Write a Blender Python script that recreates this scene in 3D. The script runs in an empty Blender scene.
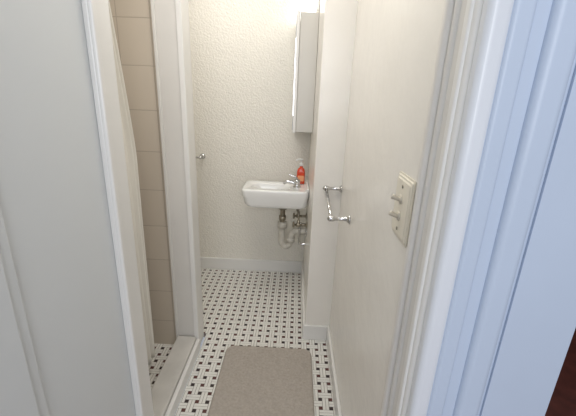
import bpy, bmesh, math, random
from mathutils import Vector, Matrix, noise
random.seed(4)
S=bpy.context.scene
S.view_settings.view_transform='Standard'
COL=S.collection

# ---------- materials ----------
def mat(name, col, rough=.5, metal=0, bump=0, bscale=40, bdist=.005, var=0, vscale=3, emit=None, es=0, coat=0, spec=.5, detail=4, trans=0):
    m=bpy.data.materials.new(name); m.use_nodes=True
    nt=m.node_tree; N=nt.nodes; L=nt.links
    b=N['Principled BSDF']
    b.inputs['Base Color'].default_value=(*col,1)
    b.inputs['Roughness'].default_value=rough
    b.inputs['Metallic'].default_value=metal
    b.inputs['Specular IOR Level'].default_value=spec
    b.inputs['Coat Weight'].default_value=coat
    b.inputs['Transmission Weight'].default_value=trans
    tc=N.new('ShaderNodeTexCoord')
    if var>0:
        n=N.new('ShaderNodeTexNoise'); n.inputs['Scale'].default_value=vscale; n.inputs['Detail'].default_value=5
        L.new(tc.outputs['Object'],n.inputs['Vector'])
        r=N.new('ShaderNodeValToRGB')
        r.color_ramp.elements[0].position=.3; r.color_ramp.elements[1].position=.7
        r.color_ramp.elements[0].color=(*[c*(1-var) for c in col],1)
        r.color_ramp.elements[1].color=(*[min(1,c*(1+var*.4)) for c in col],1)
        L.new(n.outputs['Fac'],r.inputs['Fac']); L.new(r.outputs['Color'],b.inputs['Base Color'])
    if bump>0:
        n=N.new('ShaderNodeTexNoise'); n.inputs['Scale'].default_value=bscale; n.inputs['Detail'].default_value=detail
        L.new(tc.outputs['Object'],n.inputs['Vector'])
        bp=N.new('ShaderNodeBump'); bp.inputs['Strength'].default_value=bump; bp.inputs['Distance'].default_value=bdist
        L.new(n.outputs['Fac'],bp.inputs['Height']); L.new(bp.outputs['Normal'],b.inputs['Normal'])
    if emit:
        b.inputs['Emission Color'].default_value=(*emit,1); b.inputs['Emission Strength'].default_value=es
    return m

M={}
M['stucco']=mat('stucco_paint',(.85,.82,.745),.45,bump=1,bscale=85,bdist=.007,detail=6)
M['plaster']=mat('plaster_paint',(.86,.83,.77),.22,bump=.3,bscale=7,bdist=.012,var=.02)
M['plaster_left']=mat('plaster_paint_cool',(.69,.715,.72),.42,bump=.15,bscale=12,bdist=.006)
M['trim']=mat('trim_enamel',(.81,.80,.77),.28,bump=.1,bscale=20,bdist=.003)
M['trimgrey']=mat('trim_enamel_aged',(.74,.72,.68),.35,bump=.1,bscale=20,bdist=.003,var=.06)
M['trimdaylight']=mat('trim_enamel_daylight_tint',(.73,.755,.79),.3,bump=.1,bscale=20,bdist=.003)  # trim white with the bluish daylight fade painted into its colour
M['blue']=mat('hall_enamel_daylight_tint',(.54,.62,.745),.4,bump=.12,bscale=15,bdist=.004,var=.06,vscale=2)  # blue of the hall daylight is painted into this base colour
M['ceil']=mat('ceiling_paint',(.8,.8,.77),.8)
M['grout']=mat('floor_grout',(.30,.25,.22),.8,var=.2,vscale=30)
M['tw']=mat('white_porcelain_tile',(.82,.81,.76),.25,var=.05,vscale=20)
M['tb']=mat('black_porcelain_tile',(.035,.022,.022),.3)
M['tm']=mat('maroon_porcelain_tile',(.10,.033,.028),.3)
M['porc']=mat('sink_porcelain',(.88,.88,.86),.12,coat=.4)
M['chrome']=mat('chrome',(.62,.62,.62),.16,metal=1)
M['nickel']=mat('aged_nickel',(.42,.38,.31),.3,metal=1,var=.3,vscale=40)
M['pvc']=mat('aged_white_pipe',(.64,.61,.54),.35,var=.2,vscale=25)
M['rug']=mat('rug_pile',(.45,.405,.355),.95,bump=.6,bscale=380,bdist=.002,var=.12,vscale=90,spec=.1)
M['curt']=mat('curtain_fabric',(.85,.82,.75),.8,bump=.2,bscale=120,bdist=.002,spec=.2)
M['marble']=mat('curb_marble',(.66,.64,.60),.25,var=.12,vscale=8)
M['plate']=mat('ivory_plastic',(.78,.73,.61),.3)
M['tog']=mat('aged_toggle',(.60,.56,.48),.3,metal=.4)
M['screw']=mat('screw_metal',(.35,.33,.28),.4,metal=1)
M['soap']=mat('red_soap_plastic',(.90,.09,.03),.15,trans=.3)
M['soaplabel']=mat('orange_label',(.9,.40,.20),.5)
M['pump']=mat('white_pump',(.85,.85,.83),.35)
M['cab']=mat('cabinet_enamel',(.62,.60,.555),.35)
M['mirror']=mat('mirror_glass',(.85,.87,.87),.03,metal=1)
M['lamp']=mat('lamp_glass',(.9,.9,.85),.4,emit=(1,.97,.92),es=3)
M['wood']=mat('dark_wood',(.15,.040,.026),.4,var=.4,vscale=12)
M['dark']=mat('room_darkness_paint',(.03,.028,.03),.8)  # near-black colour stands in for the darkness of the adjoining room

def tilemat(name,c1,grout,w,h,offx=0,offz=0,axis='xz'):
    m=bpy.data.materials.new(name); m.use_nodes=True
    nt=m.node_tree;N=nt.nodes;L=nt.links;b=N['Principled BSDF']
    tc=N.new('ShaderNodeTexCoord'); sp=N.new('ShaderNodeSeparateXYZ'); cb=N.new('ShaderNodeCombineXYZ')
    L.new(tc.outputs['Object'],sp.inputs[0])
    ad=N.new('ShaderNodeMath'); ad.inputs[1].default_value=offx+40*w
    L.new(sp.outputs['X' if axis=='xz' else 'Y'],ad.inputs[0]); L.new(ad.outputs[0],cb.inputs[0])
    az=N.new('ShaderNodeMath'); az.inputs[1].default_value=offz+40*h
    L.new(sp.outputs['Z'],az.inputs[0]); L.new(az.outputs[0],cb.inputs[1])
    br=N.new('ShaderNodeTexBrick'); br.offset=0; br.squash=1
    br.inputs['Color1'].default_value=(*c1,1); br.inputs['Color2'].default_value=(*[c*.95 for c in c1],1)
    br.inputs['Mortar'].default_value=(*grout,1); br.inputs['Scale'].default_value=1
    br.inputs['Mortar Size'].default_value=.0024; br.inputs['Mortar Smooth'].default_value=.3
    br.inputs['Brick Width'].default_value=w; br.inputs['Row Height'].default_value=h
    L.new(cb.outputs[0],br.inputs['Vector'])
    L.new(br.outputs['Color'],b.inputs['Base Color'])
    bp=N.new('ShaderNodeBump'); bp.invert=True; bp.inputs['Strength'].default_value=.4; bp.inputs['Distance'].default_value=.002
    L.new(br.outputs['Fac'],bp.inputs['Height']); L.new(bp.outputs['Normal'],b.inputs['Normal'])
    b.inputs['Roughness'].default_value=.25
    return m
M['stile']=tilemat('shower_tile',(.65,.575,.475),(.50,.43,.35),.15,.195,.060,.03)
M['stile2']=tilemat('shower_tile_side',(.65,.575,.475),(.50,.43,.35),.15,.195,.0,.03,'yz')

# ---------- helpers ----------
def finish(bm,name,m,parent=None,smooth=False,kind=None,label=None,cat=None):
    me=bpy.data.meshes.new(name)
    bmesh.ops.recalc_face_normals(bm,faces=bm.faces)
    bm.to_mesh(me); bm.free()
    o=bpy.data.objects.new(name,me)
    for x in (m if isinstance(m,list) else [m]): me.materials.append(x)
    if smooth:
        for p in me.polygons: p.use_smooth=True
    COL.objects.link(o)
    if parent: o.parent=parent
    if kind: o['kind']=kind
    if label: o['label']=label
    if cat: o['category']=cat
    return o
def addbox(bm,lo,hi,bev=0,seg=2):
    r=bmesh.ops.create_cube(bm,size=1)
    vs=r['verts']
    for v in vs:
        v.co=Vector([lo[i]+(v.co[i]+.5)*(hi[i]-lo[i]) for i in range(3)])
    if bev>0:
        es=list({e for v in vs for e in v.link_edges})
        bmesh.ops.bevel(bm,geom=es,offset=bev,segments=seg,affect='EDGES',profile=.5)
def box(name,lo,hi,m,bev=0,**k):
    bm=bmesh.new(); addbox(bm,lo,hi,bev); return finish(bm,name,m,**k)
def struct(name,lo,hi,m,bev=0,label=None):
    return box(name,lo,hi,M[m],bev,kind='structure',label=label or name.replace('_',' '),cat=name.split('_')[0])
def addcyl(bm,p0,p1,r0,r1=None,seg=24):
    r1=r0 if r1 is None else r1
    p0=Vector(p0);p1=Vector(p1);d=p1-p0
    q=d.to_track_quat('Z','Y').to_matrix().to_4x4()
    bmesh.ops.create_cone(bm,cap_ends=True,segments=seg,radius1=r0,radius2=r1,depth=d.length,matrix=Matrix.Translation((p0+p1)/2)@q)
def lathe(bm,origin,axis,prof,seg=28):
    axis=Vector(axis).normalized(); q=axis.to_track_quat('Z','Y')
    rings=[]
    for r,h in prof:
        rings.append([bm.verts.new(Vector(origin)+q@Vector((max(r,1e-4)*math.cos(2*math.pi*i/seg),max(r,1e-4)*math.sin(2*math.pi*i/seg),h))) for i in range(seg)])
    for a,b in zip(rings,rings[1:]):
        for i in range(seg): bm.faces.new((a[i],a[(i+1)%seg],b[(i+1)%seg],b[i]))
    bm.faces.new(rings[0][::-1]); bm.faces.new(rings[-1])
def tube(bm,pts,r,seg=16,sub=8):
    P=[Vector(p) for p in pts]
    path=[]
    Q=[P[0]]+P+[P[-1]]
    for i in range(1,len(Q)-2):
        for s in range(sub):
            t=s/sub
            a,b,c,d=Q[i-1],Q[i],Q[i+1],Q[i+2]
            path.append(.5*((2*b)+(c-a)*t+(2*a-5*b+4*c-d)*t*t+(3*b-a-3*c+d)*t**3))
    path.append(P[-1])
    rings=[];up=None
    for i,p in enumerate(path):
        t=(path[min(i+1,len(path)-1)]-path[max(i-1,0)]).normalized()
        if up is None:
            up=Vector((0,1,0)) if abs(t.y)<.9 else Vector((1,0,0))
        u=(up-t*up.dot(t)).normalized(); up=u; w=t.cross(u)
        rr=r(i/(len(path)-1)) if callable(r) else r
        rings.append([bm.verts.new(p+rr*(u*math.cos(2*math.pi*k/seg)+w*math.sin(2*math.pi*k/seg))) for k in range(seg)])
    for a,b in zip(rings,rings[1:]):
        for k in range(seg): bm.faces.new((a[k],a[(k+1)%seg],b[(k+1)%seg],b[k]))
    bm.faces.new(rings[0][::-1]); bm.faces.new(rings[-1])
def rrect(cx,cy,hx,hy,r,n=8):
    r=min(r,hx*.99,hy*.99); pts=[]
    for sx,sy,a0 in ((1,1,0),(-1,1,90),(-1,-1,180),(1,-1,270)):
        for i in range(n+1):
            a=math.radians(a0+90*i/n)
            pts.append((cx+sx*(hx-r)+r*math.cos(a),cy+sy*(hy-r)+r*math.sin(a)))
    return pts
def loft(bm,rings):
    R=[]
    for z,cx,cy,hx,hy,r in rings:
        R.append([bm.verts.new((x,y,z)) for x,y in rrect(cx,cy,hx,hy,r)])
    n=len(R[0])
    for a,b in zip(R,R[1:]):
        for i in range(n): bm.faces.new((a[i],a[(i+1)%n],b[(i+1)%n],b[i]))
    bm.faces.new(R[0][::-1]); bm.faces.new(R[-1])
def empty(name,loc,label,cat,group=None):
    o=bpy.data.objects.new(name,None); o.location=loc; o.empty_display_size=.05
    COL.objects.link(o); o['label']=label; o['category']=cat
    if group:o['group']=group
    return o
def par(o,p):
    o.parent=p; o.matrix_parent_inverse=Matrix.Translation(p.location).inverted(); return o

H=2.45; ZG=-.02
YB=2.62; XS=.105; XR=.253; XL=-.505; YC=1.775; YP=1.66
CY0,CY1=.875,.975   # near shower casing
XP=XL-.018         # post face
# ---------- shell ----------
struct('wall_back',(-1.6,YB,0),(XS+.3,YB+.1,H),'stucco',label='cream wall with rough stippled plaster texture')
struct('wall_sink',(XS,YC,0),(XS+.3,YB,H),'plaster',.004,label='cream painted wall corner behind the sink')
struct('wall_right',(XR,.52,0),(XR+.145,YC,H),'plaster',label='glossy off-white painted plaster wall with light switch')
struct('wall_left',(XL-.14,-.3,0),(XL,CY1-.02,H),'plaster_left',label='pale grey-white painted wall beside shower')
struct('wall_partition',(-1.6,YP+.012,0),(XL-.14,YP+.12,H),'plaster',label='partition wall between shower and sink area')
struct('wall_tiled',(-1.5,YP,0),(XL-.14,YP+.012,H),'stile',label='beige square-tiled shower wall')
struct('wall_shower_side',(-1.512,.6,0),(-1.5,YP,H),'stile2',label='beige tiled shower side wall')
struct('wall_shower_near',(-1.5,.6,0),(XL-.14,.7,H),'stile',label='beige tiled shower near wall')
struct('wall_far_left',(-1.7,YP+.12,0),(-1.6,YB,H),'stucco')
struct('ceiling',(-1.6,.52,H),(XS+.3,YB,H+.05),'ceil')
struct('trim_1',(XL-.14,1.0,2.1),(XL+.0,YP,H),'trim',label='header board over shower opening')
bm=bmesh.new(); addbox(bm,(XL-.142,YP-.012,0),(XP,YP+.12,H),.002); addbox(bm,(XL-.142,YP-.020,0),(XL-.127,YP,H),.004,3)
finish(bm,'trim_2',M['trimgrey'],kind='structure',label='painted wooden shower jamb post',cat='trim')
struct('trim_3',(XP-.018,YP-.020,0),(XP+.008,YP+.09,H),'trim',.004,label='narrow white casing on shower post')
bm=bmesh.new(); addbox(bm,(XL,CY0,0),(XL+.014,CY1,H),.003); addbox(bm,(XL+.012,CY0,0),(XL+.024,CY0+.02,H),.004); addbox(bm,(XL-.14,CY1-.02,0),(XL,CY1-.002,H),.002)
finish(bm,'trim_4',M['trim'],kind='structure',label='white shower door casing board',cat='trim')
bm=bmesh.new(); addbox(bm,(XL,-.3,0),(XL+.018,.51,H),.004); addbox(bm,(XL+.0,.51,0),(XL+.010,.54,H),.004)
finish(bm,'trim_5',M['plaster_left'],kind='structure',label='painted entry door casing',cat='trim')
# entry door, right side: moulded casing profiles
bm=bmesh.new()
addbox(bm,(XR-.012,.570,0),(XR,.650,H),.003)
addbox(bm,(XR-.020,.622,0),(XR,.646,H),.009,6)
addbox(bm,(XR-.017,.594,0),(XR,.611,H),.008,6)
finish(bm,'trim_6',M['trimgrey'],kind='structure',label='moulded inner entry door casing',cat='trim')
bm=bmesh.new()
addbox(bm,(XR-.016,.525,0),(XR+.02,.575,H),.012,8)
addbox(bm,(XR-.020,.540,0),(XR,.555,H),.006,6)
finish(bm,'trim_7',M['trim'],kind='structure',label='white entry door jamb edge',cat='trim')
bm=bmesh.new()
addbox(bm,(XR-.012,.503,0),(XR+.022,.532,H),.011,8)
finish(bm,'trim_9',M['trimdaylight'],kind='structure',label='white door stop moulding with daylight tint painted in',cat='trim')
bm=bmesh.new()
y0=.508
addbox(bm,(XR+.010,y0,0),(XR+.12,.535,H),.003)
addbox(bm,(XR+.018,y0-.007,0),(XR+.048,y0+.012,H),.0068,8)
addbox(bm,(XR+.068,y0-.012,0),(XR+.112,y0+.014,H),.0118,10)
finish(bm,'trim_8',M['blue'],smooth=False,kind='structure',label='moulded door casing with blue daylight painted in',cat='trim')
struct('wall_hall',(XR+.12,.505,0),(.490,.53,H),'blue',label='hallway wall with blue daylight painted in')
def baseb(name,lo,hi,m='trim',top=None):
    bm=bmesh.new(); addbox(bm,lo,hi,.003)
    return finish(bm,name,M[m],kind='structure',label='white painted wooden baseboard',cat='baseboard')
baseb('baseboard_back',(-1.6,YB-.018,0),(XS,YB,.10))
baseb('baseboard_sink',(XS-.012,YC-.014,0),(XR-.014,YC,.10))
baseb('baseboard_side',(XS-.014,YC,0),(XS,YB-.018,.10))
baseb('baseboard_right',(XR-.014,.65,0),(XR,YC,.10))
# ---------- floor ----------
def mosaic(name,x0,x1,y0,y1,z,label):
    P=.050; d=.0185; g=.0024; h=g/2
    bm=bmesh.new()
    addbox(bm,(x0,y0,z-.03),(x1,y1,z-.0012))
    for f in bm.faces: f.material_index=0
    def q(a,b,c,dd,mi):
        a=max(a,x0);c=min(c,x1);b=max(b,y0);dd=min(dd,y1)
        if c-a<.003 or dd-b<.003:return
        vs=[bm.verts.new(p) for p in ((a,b,z),(c,b,z),(c,dd,z),(a,dd,z))]
        lo=[bm.verts.new(p) for p in ((a,b,z-.0015),(c,b,z-.0015),(c,dd,z-.0015),(a,dd,z-.0015))]
        f=bm.faces.new(vs); f.material_index=mi
        for i in range(4):
            f=bm.faces.new((vs[i],lo[i],lo[(i+1)%4],vs[(i+1)%4])); f.material_index=mi
    i0=int(math.floor(x0/P))-1; i1=int(math.ceil(x1/P))+1
    j0=int(math.floor(y0/P))-1; j1=int(math.ceil(y1/P))+1
    L=(P+d)/2; W=(P-d)/2
    for i in range(i0,i1+1):
        for j in range(j0,j1+1):
            X=i*P; Y=j*P
            if (i+j)%2:
                q(X-L+h,Y-W+h,X+L-h,Y-h,1); q(X-L+h,Y+h,X+L-h,Y+W-h,1)
            else:
                q(X-W+h,Y-L+h,X-h,Y+L-h,1); q(X+h,Y-L+h,X+W-h,Y+L-h,1)
            q(X+P/2-d/2+h*.5,Y+P/2-d/2+h*.5,X+P/2+d/2-h*.5,Y+P/2+d/2-h*.5,2 if (i+j)%2 else 3)
    return finish(bm,name,[M['grout'],M['tw'],M['tb'],M['tm']],kind='structure',label=label,cat='floor')
mosaic('floor',XL,XR,.53,YC,0,'white basketweave mosaic tile floor with dark dots')
mosaic('floor_back',-1.6,XS,YC,YB,0,'white basketweave mosaic tile floor by the sink')
mosaic('floor_shower',-1.5,XL-.13,.7,YP,0,'mosaic tile shower floor')
struct('floor_hall',(XL,-1.5,-.03),(3.5,.49,-.001),'wood',label='dark red-brown wood hallway floor')
struct('floor_side',(.54,.49,-.03),(3.5,3.2,-.001),'wood',label='dark wood floor of adjoining room')
struct('wall_side',(.5,3.2,0),(3.5,3.3,H),'dark',label='wall of adjoining room with darkness painted in')
struct('wall_side_far',(3.5,.0,0),(3.6,3.3,H),'dark')
# ---------- shower curb ----------
c=empty('shower_curb',(XL-.07,1.34,0),'pale marble curb across the shower opening','curb')
bm=bmesh.new(); addbox(bm,(XL-.13,CY1,.0),(XL-.022,YP-.022,.085),.006)
par(finish(bm,'curb_slab',M['marble']),c)
bm=bmesh.new(); addbox(bm,(XL-.021,CY1,0),(XL+.0,YP-.022,.07),.005)
o=par(finish(bm,'edge_strip',M['trim']),c)
# ---------- curtain ----------
c=empty('shower_curtain',(XL-.18,1.22,.12),'cream fabric shower curtain gathered at the opening','curtain')
bm=bmesh.new(); nz=50; ny=160; G=[]
for i in range(nz+1):
    t=i/nz; z=.12+(2.0-.12)*t
    yr=1.465-.17*max(0,(t-.55)/.45)**1.2
    row=[]
    for j in range(ny+1):
        s=j/ny
        y=1.04+(yr-1.04)*s+.004*math.sin(s*60)
        x=XL-.19+(.018+.006*math.sin(t*3+s*4))*math.sin(s*2*math.pi*8+t*.9)
        row.append(bm.verts.new((x,y,z)))
    G.append(row)
for i in range(nz):
    for j in range(ny): bm.faces.new((G[i][j],G[i][j+1],G[i+1][j+1],G[i+1][j]))
o=par(finish(bm,'curtain_cloth',M['curt'],smooth=True),c)
sm=o.modifiers.new('s','SOLIDIFY'); sm.thickness=.0015
bm=bmesh.new(); addcyl(bm,(XL-.19,.702,2.03),(XL-.19,YP-.001,2.03),.012)
par(finish(bm,'curtain_rod',M['chrome'],smooth=False),c)
for k in range(7):
    bm=bmesh.new(); y=1.06+k*.036
    tube(bm,[(XL-.19+.022*math.cos(a),y,2.015+.026*math.sin(a)) for a in [i*math.pi/6 for i in range(13)]],.002,8,3)
    par(finish(bm,'curtain_ring',M['chrome'],smooth=True),c)

# ---------- bath mat ----------
bm=bmesh.new(); x0,x1,y0,y1=-.355,.143,.84,1.665; r=.05
nx,ny=130,200; G={}
for i in range(nx+1):
    for j in range(ny+1):
        x=x0+(x1-x0)*i/nx; y=y0+(y1-y0)*j/ny
        dx=max(x0+r-x,0,x-(x1-r)); dy=max(y0+r-y,0,y-(y1-r)); d=math.hypot(dx,dy)
        if d>r and dx>0 and dy>0:
            k=r/d
            x=(x0+r-dx*k) if x<x0+r else (x1-r+dx*k)
            y=(y0+r-dy*k) if y<y0+r else (y1-r+dy*k); d=r
        e=min(1,(r-d)/.012)if d>0 else 1
        e=max(0,e); 
        z=.004+.012*math.sqrt(max(0,1-(1-e)**2))+(.0018*noise.noise(Vector((x*110,y*110,0)))+.003*noise.noise(Vector((x*18,y*18,3))))*e
        if e==0: z=.001
        G[i,j]=bm.verts.new((x,y,z))
for i in range(nx):
    for j in range(ny): 
        bm.faces.new((G[i,j],G[i+1,j],G[i+1,j+1],G[i,j+1]))
finish(bm,'bath_mat',M['rug'],smooth=True,label='taupe plush rectangular bath mat on mosaic floor',cat='bath mat')

# ---------- sink ----------
DZ=-.026+ZG
sx,sy=-.126,2.36; hy=.140
c=empty('sink',(XS-.002,sy,.68),'white porcelain wall-hung sink with exposed plumbing','sink')
bm=bmesh.new()
loft(bm,[(.728,sx+.028,sy,.165,.098,.05),(.730,sx+.018,sy,.190,.116,.05),(.738,sx+.010,sy,.206,.127,.046),(.755,sx+.005,sy,.217,.133,.042),
 (.804,sx+.002,sy,.223,.137,.036),(.811,sx,sy,.228,hy-.002,.034),(.848,sx,sy,.231,hy,.034),(.857,sx,sy,.229,hy-.002,.033),(.861,sx,sy,.223,hy-.008,.032),
 (.860,sx,sy,.214,hy-.016,.03),
 (.859,sx-.035,sy,.145,.082,.06),(.852,sx-.035,sy,.137,.076,.06),(.83,sx-.035,sy,.13,.070,.06),(.77,sx-.035,sy,.11,.06,.055),(.752,sx-.035,sy,.06,.04,.035),(.748,sx-.035,sy,.02,.02,.019)])
par(finish(bm,'basin',M['porc'],smooth=True),c)
bm=bmesh.new(); addbox(bm,(XS-.022,sy-hy+.006,.852),(XS-.001,sy+hy-.006,.880),.007,3)
par(finish(bm,'back_ledge',M['porc']),c)
bm=bmesh.new(); lathe(bm,(sx-.035,sy,.747),(0,0,1),[(.02,0),(.022,.003),(.014,.004)])
par(finish(bm,'drain',M['chrome'],smooth=True),c)
fx,fy=.020,2.35
bm=bmesh.new(); lathe(bm,(fx,fy,.858),(0,0,1),[(.028,0),(.028,.008),(.023,.013),(.021,.038),(.023,.042),(.020,.056),(.006,.062)])
tube(bm,[(fx,fy,.878),(fx-.03,fy,.894),(fx-.07,fy,.898),(fx-.095,fy,.884)],lambda t:.014-.003*t)
f=par(finish(bm,'faucet',M['chrome'],smooth=True,label='chrome single-lever faucet'),c)
bm=bmesh.new(); tube(bm,[(fx,fy,.91),(fx-.01,fy,.932),(fx-.06,fy,.950)],lambda t:.009-.003*t)
h=finish(bm,'lever',M['chrome'],smooth=True); h.parent=f
bm=bmesh.new()
tube(bm,[(-.075,sy,.735),(-.075,sy,.60),(-.075,sy,.46)],.018)
addcyl(bm,(-.075,sy,.69),(-.075,sy,.735),.030); addcyl(bm,(-.075,sy,.61),(-.075,sy,.64),.026)
par(finish(bm,'tailpiece',M['nickel'],smooth=True,label='aged metal drain tailpiece'),c)
bm=bmesh.new()
tube(bm,[(-.075,sy,.59),(-.075,sy,.45),(-.068,sy,.415),(-.042,sy,.397),(-.016,sy,.415),(-.008,sy,.45),(-.004,sy,.495),(.018,sy,.520),(.06,sy,.524),(XS-.003,sy,.524)],.024)
addcyl(bm,(-.075,sy,.545),(-.075,sy,.592),.034); addcyl(bm,(-.008,sy,.435),(-.008,sy,.468),.031)
par(finish(bm,'drain_trap',M['pvc'],smooth=True,label='off-white worn P-trap'),c)
bm=bmesh.new(); lathe(bm,(XS-.001,sy,.524),(-1,0,0),[(.047,0),(.042,.006),(.028,.01)])
par(finish(bm,'escutcheon',M['chrome'],smooth=True),c)
for dy in (-.10,.09):
    bm=bmesh.new()
    y=sy+dy
    lathe(bm,(XS-.001,y,.61),(-1,0,0),[(.028,0),(.025,.005),(.010,.008),(.010,.05),(.015,.052),(.015,.075),(.008,.078),(.008,.09)])
    addcyl(bm,(XS-.063,y,.61),(XS-.063,y,.645),.010)
    tube(bm,[(XS-.063,y,.64),(XS-.066,y,.69),(fx+.0,(y+fy)/2,.735),(fx,(y+fy)/2,.76)],.006)
    v=par(finish(bm,'supply_valve',M['nickel'],smooth=True,label='aged metal water shut-off valve'),c)
    bm=bmesh.new(); lathe(bm,(XS-.09,y,.61),(-1,0,0),[(.012,0),(.022,.002),(.024,.008),(.018,.014),(.004,.016)],seg=10)
    hh=finish(bm,'valve_handle',M['nickel']); hh.parent=v
bm=bmesh.new(); tube(bm,[(XS-.002,sy-.02,.43),(XS-.04,sy-.02,.43),(XS-.05,sy-.02,.46),(XS-.05,sy-.02,.58),(XS-.03,sy-.02,.585),(XS-.002,sy-.02,.585)],.009)
par(finish(bm,'supply_pipe',M['chrome'],smooth=True),c)
c.location.z+=DZ

# ---------- soap bottle ----------
bx,by=.046,2.452
c=empty('soap_bottle',(bx,by,.8625),'red liquid soap pump bottle on the sink rim','soap bottle')
bm=bmesh.new()
loft(bm,[(.8630,bx,by,.026,.018,.012),(.866,bx,by,.029,.020,.013),(.93,bx,by,.029,.020,.013),(.948,bx,by,.024,.017,.013),(.956,bx,by,.012,.012,.0118),(.965,bx,by,.011,.011,.0108)])
par(finish(bm,'bottle_body',M['soap'],smooth=True),c)
bm=bmesh.new(); addbox(bm,(bx-.022,by-.0212,.880),(bx+.022,by-.0202,.912))
addbox(bm,(bx-.0302,by-.013,.880),(bx-.0292,by+.013,.912))
par(finish(bm,'bottle_label',M['soaplabel'],label='orange paper label'),c)
bm=bmesh.new(); lathe(bm,(bx,by,.9655),(0,0,1),[(.014,0),(.014,.014),(.006,.016),(.006,.03),(.013,.031),(.013,.04),(.005,.042)])
tube(bm,[(bx,by,1.001),(bx-.02,by,1.002),(bx-.04,by,.994)],.0055)
par(finish(bm,'pump',M['pump'],smooth=True,label='white pump dispenser'),c)
c.scale=(1,1,1.28); c.location.z+=DZ

# ---------- medicine cabinet ----------
c=empty('medicine_cabinet',(XS,2.43,1.25),'wall-mounted medicine cabinet with mirrored door above sink','cabinet')
bm=bmesh.new(); addbox(bm,(-.005,2.25,1.235),(XS-.001,2.605,1.925),.003)
par(finish(bm,'cabinet_body',M['cab']),c)
bm=bmesh.new(); addbox(bm,(-.025,2.245,1.230),(-.006,2.608,1.930),.003)
d=par(finish(bm,'cabinet_door',M['trim']),c)
bm=bmesh.new(); addbox(bm,(-.0275,2.262,1.247),(-.0251,2.591,1.913))
m_=finish(bm,'mirror',M['mirror']); m_.parent=d
c.location.z-=.03
c=empty('vanity_light',(XS,2.43,1.98),'white glass vanity light fixture above the cabinet','light')
bm=bmesh.new(); addbox(bm,(XS-.02,2.26,1.905),(XS-.001,2.60,2.05),.005)
par(finish(bm,'light_base',M['trim']),c)
bm=bmesh.new(); loft(bm,[(1.906,XS-.070,2.42,.036,.165,.02),(1.914,XS-.070,2.42,.048,.175,.02),(2.00,XS-.070,2.42,.048,.175,.02),(2.01,XS-.070,2.42,.036,.165,.02)])
par(finish(bm,'light_shade',M['lamp'],smooth=True),c)

# ---------- towel bars ----------
def towelbar(a,b,n,label,bmat='chrome',L=.065):
    a=Vector(a);b=Vector(b);n=Vector(n); e=L-.065
    c=empty('towel_bar',(a+b)/2,label,'towel bar')
    for p in (a,b):
        bm=bmesh.new(); lathe(bm,p,n,[(.021,0),(.021,.004),(.016,.009),(.009,.014),(.008,.045+e),(.011,.05+e),(.014,.06+e),(.014,.07+e),(.010,.078+e),(.003,.082+e)])
        par(finish(bm,'bracket',M[bmat],smooth=True),c)
    bm=bmesh.new(); addcyl(bm,a+n*L,b+n*L,.0075)
    par(finish(bm,'bar',M[bmat],smooth=True),c)
towelbar((XR-.0005,1.43,.935+ZG),(XR-.0005,1.755,.988+ZG),(-1,0,0),'chrome towel bar mounted on the painted wall',L=.083)
towelbar((-1.15,YB-.0005,.98+ZG),(-.715,YB-.0005,.98+ZG),(0,-1,0),'chrome towel bar on the stippled wall')

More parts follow.
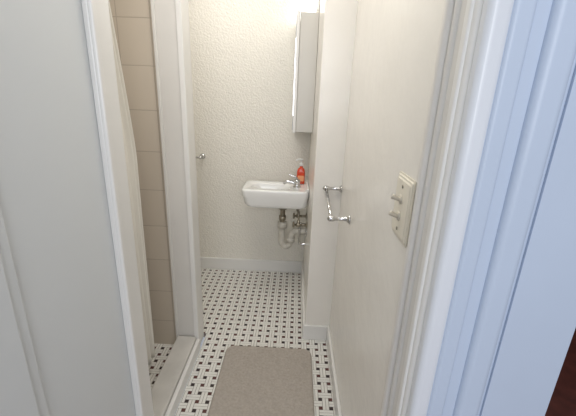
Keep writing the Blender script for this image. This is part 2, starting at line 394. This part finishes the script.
# ---------- switch ----------
py,pz,hw,hh=.752,1.208+ZG,.058,.075
c=empty('light_switch',(XR,py,pz),'ivory wall plate with two stacked switches','light switch')
bm=bmesh.new()
R=[]
for x,g in ((XR-.0005,0),(XR-.003,.0),(XR-.0035,.004),(XR-.006,.006),(XR-.0065,.010),(XR-.009,.013)):
    R.append([bm.verts.new((x,y,z)) for y,z in rrect(py,pz,hw-g,hh-g,.006,4)])
n=len(R[0])
for a,b in zip(R,R[1:]):
    for i in range(n): bm.faces.new((a[i],a[(i+1)%n],b[(i+1)%n],b[i]))
bm.faces.new(R[0]);bm.faces.new(R[-1])
par(finish(bm,'switch_plate',M['plate']),c)
XT=XR-.009
for z in (pz+.020,pz-.020):
    bm=bmesh.new(); lathe(bm,(XT+.0003,py,z),(-1,0,0),[(.011,0),(.0105,.003),(.008,.004)])
    tube(bm,[(XT-.002,py,z),(XT-.012,py,z+.003),(XT-.021,py,z+.007)],lambda t:.0050+.001*t,10)
    par(finish(bm,'toggle',M['tog'],smooth=True),c)
for z in (pz+.050,pz-.050):
    bm=bmesh.new(); lathe(bm,(XT+.0002,py,z),(-1,0,0),[(.0045,0),(.004,.0015),(.001,.002)],seg=14)
    par(finish(bm,'screw',M['screw'],smooth=True),c)

# ---------- lights ----------
def area(name,loc,tgt,size,power,col):
    l=bpy.data.lights.new(name,'AREA'); l.energy=power; l.size=size; l.color=col
    o=bpy.data.objects.new(name,l); o.location=loc
    o.rotation_euler=(Vector(tgt)-Vector(loc)).to_track_quat('-Z','Y').to_euler(); COL.objects.link(o)
area('ceiling_fill',(-.5,2.05,2.42),(-.5,2.05,0),.3,5.8,(1,.96,.91))  # added fill light under the ceiling, no fixture behind it
area('passage_fill',(-.2,1.15,2.42),(-.1,1.15,0),.4,7,(1,.96,.91))  # added fill to brighten the right wall and passage, no real lamp
area('shower_fill',(-1.05,1.15,2.40),(-1.05,1.15,0),.3,3.6,(1,.97,.92))  # added fill to lift the shower tiles, no real lamp there
area('hall_daylight',(.1,-1.4,1.7),(-.15,1.9,.9),1.2,25,(.92,.945,1))
w=bpy.data.worlds.new('world'); S.world=w; w.use_nodes=True
w.node_tree.nodes['Background'].inputs[0].default_value=(.85,.90,1,1)
w.node_tree.nodes['Background'].inputs[1].default_value=.42

# ---------- camera ----------
f=342.; p=math.radians(18.0); psi=math.radians(.9); ro=math.radians(2.2); s=math.sin(ro); cc=math.cos(ro)
F=Vector((-math.sin(psi)*math.cos(p),math.cos(psi)*math.cos(p),-math.sin(p)))
R0=Vector((math.cos(psi),math.sin(psi),0)); U0=R0.cross(F)
ex=R0*cc+U0*s; ey=-R0*s+U0*cc
cam=bpy.data.cameras.new('camera'); cam.lens=f/576*36; cam.sensor_width=36; cam.clip_start=.02
o=bpy.data.objects.new('camera',cam)
mw=Matrix((ex,ey,-F)).transposed().to_4x4(); mw.translation=(0,0,1.42)
o.matrix_world=mw; COL.objects.link(o); S.camera=o
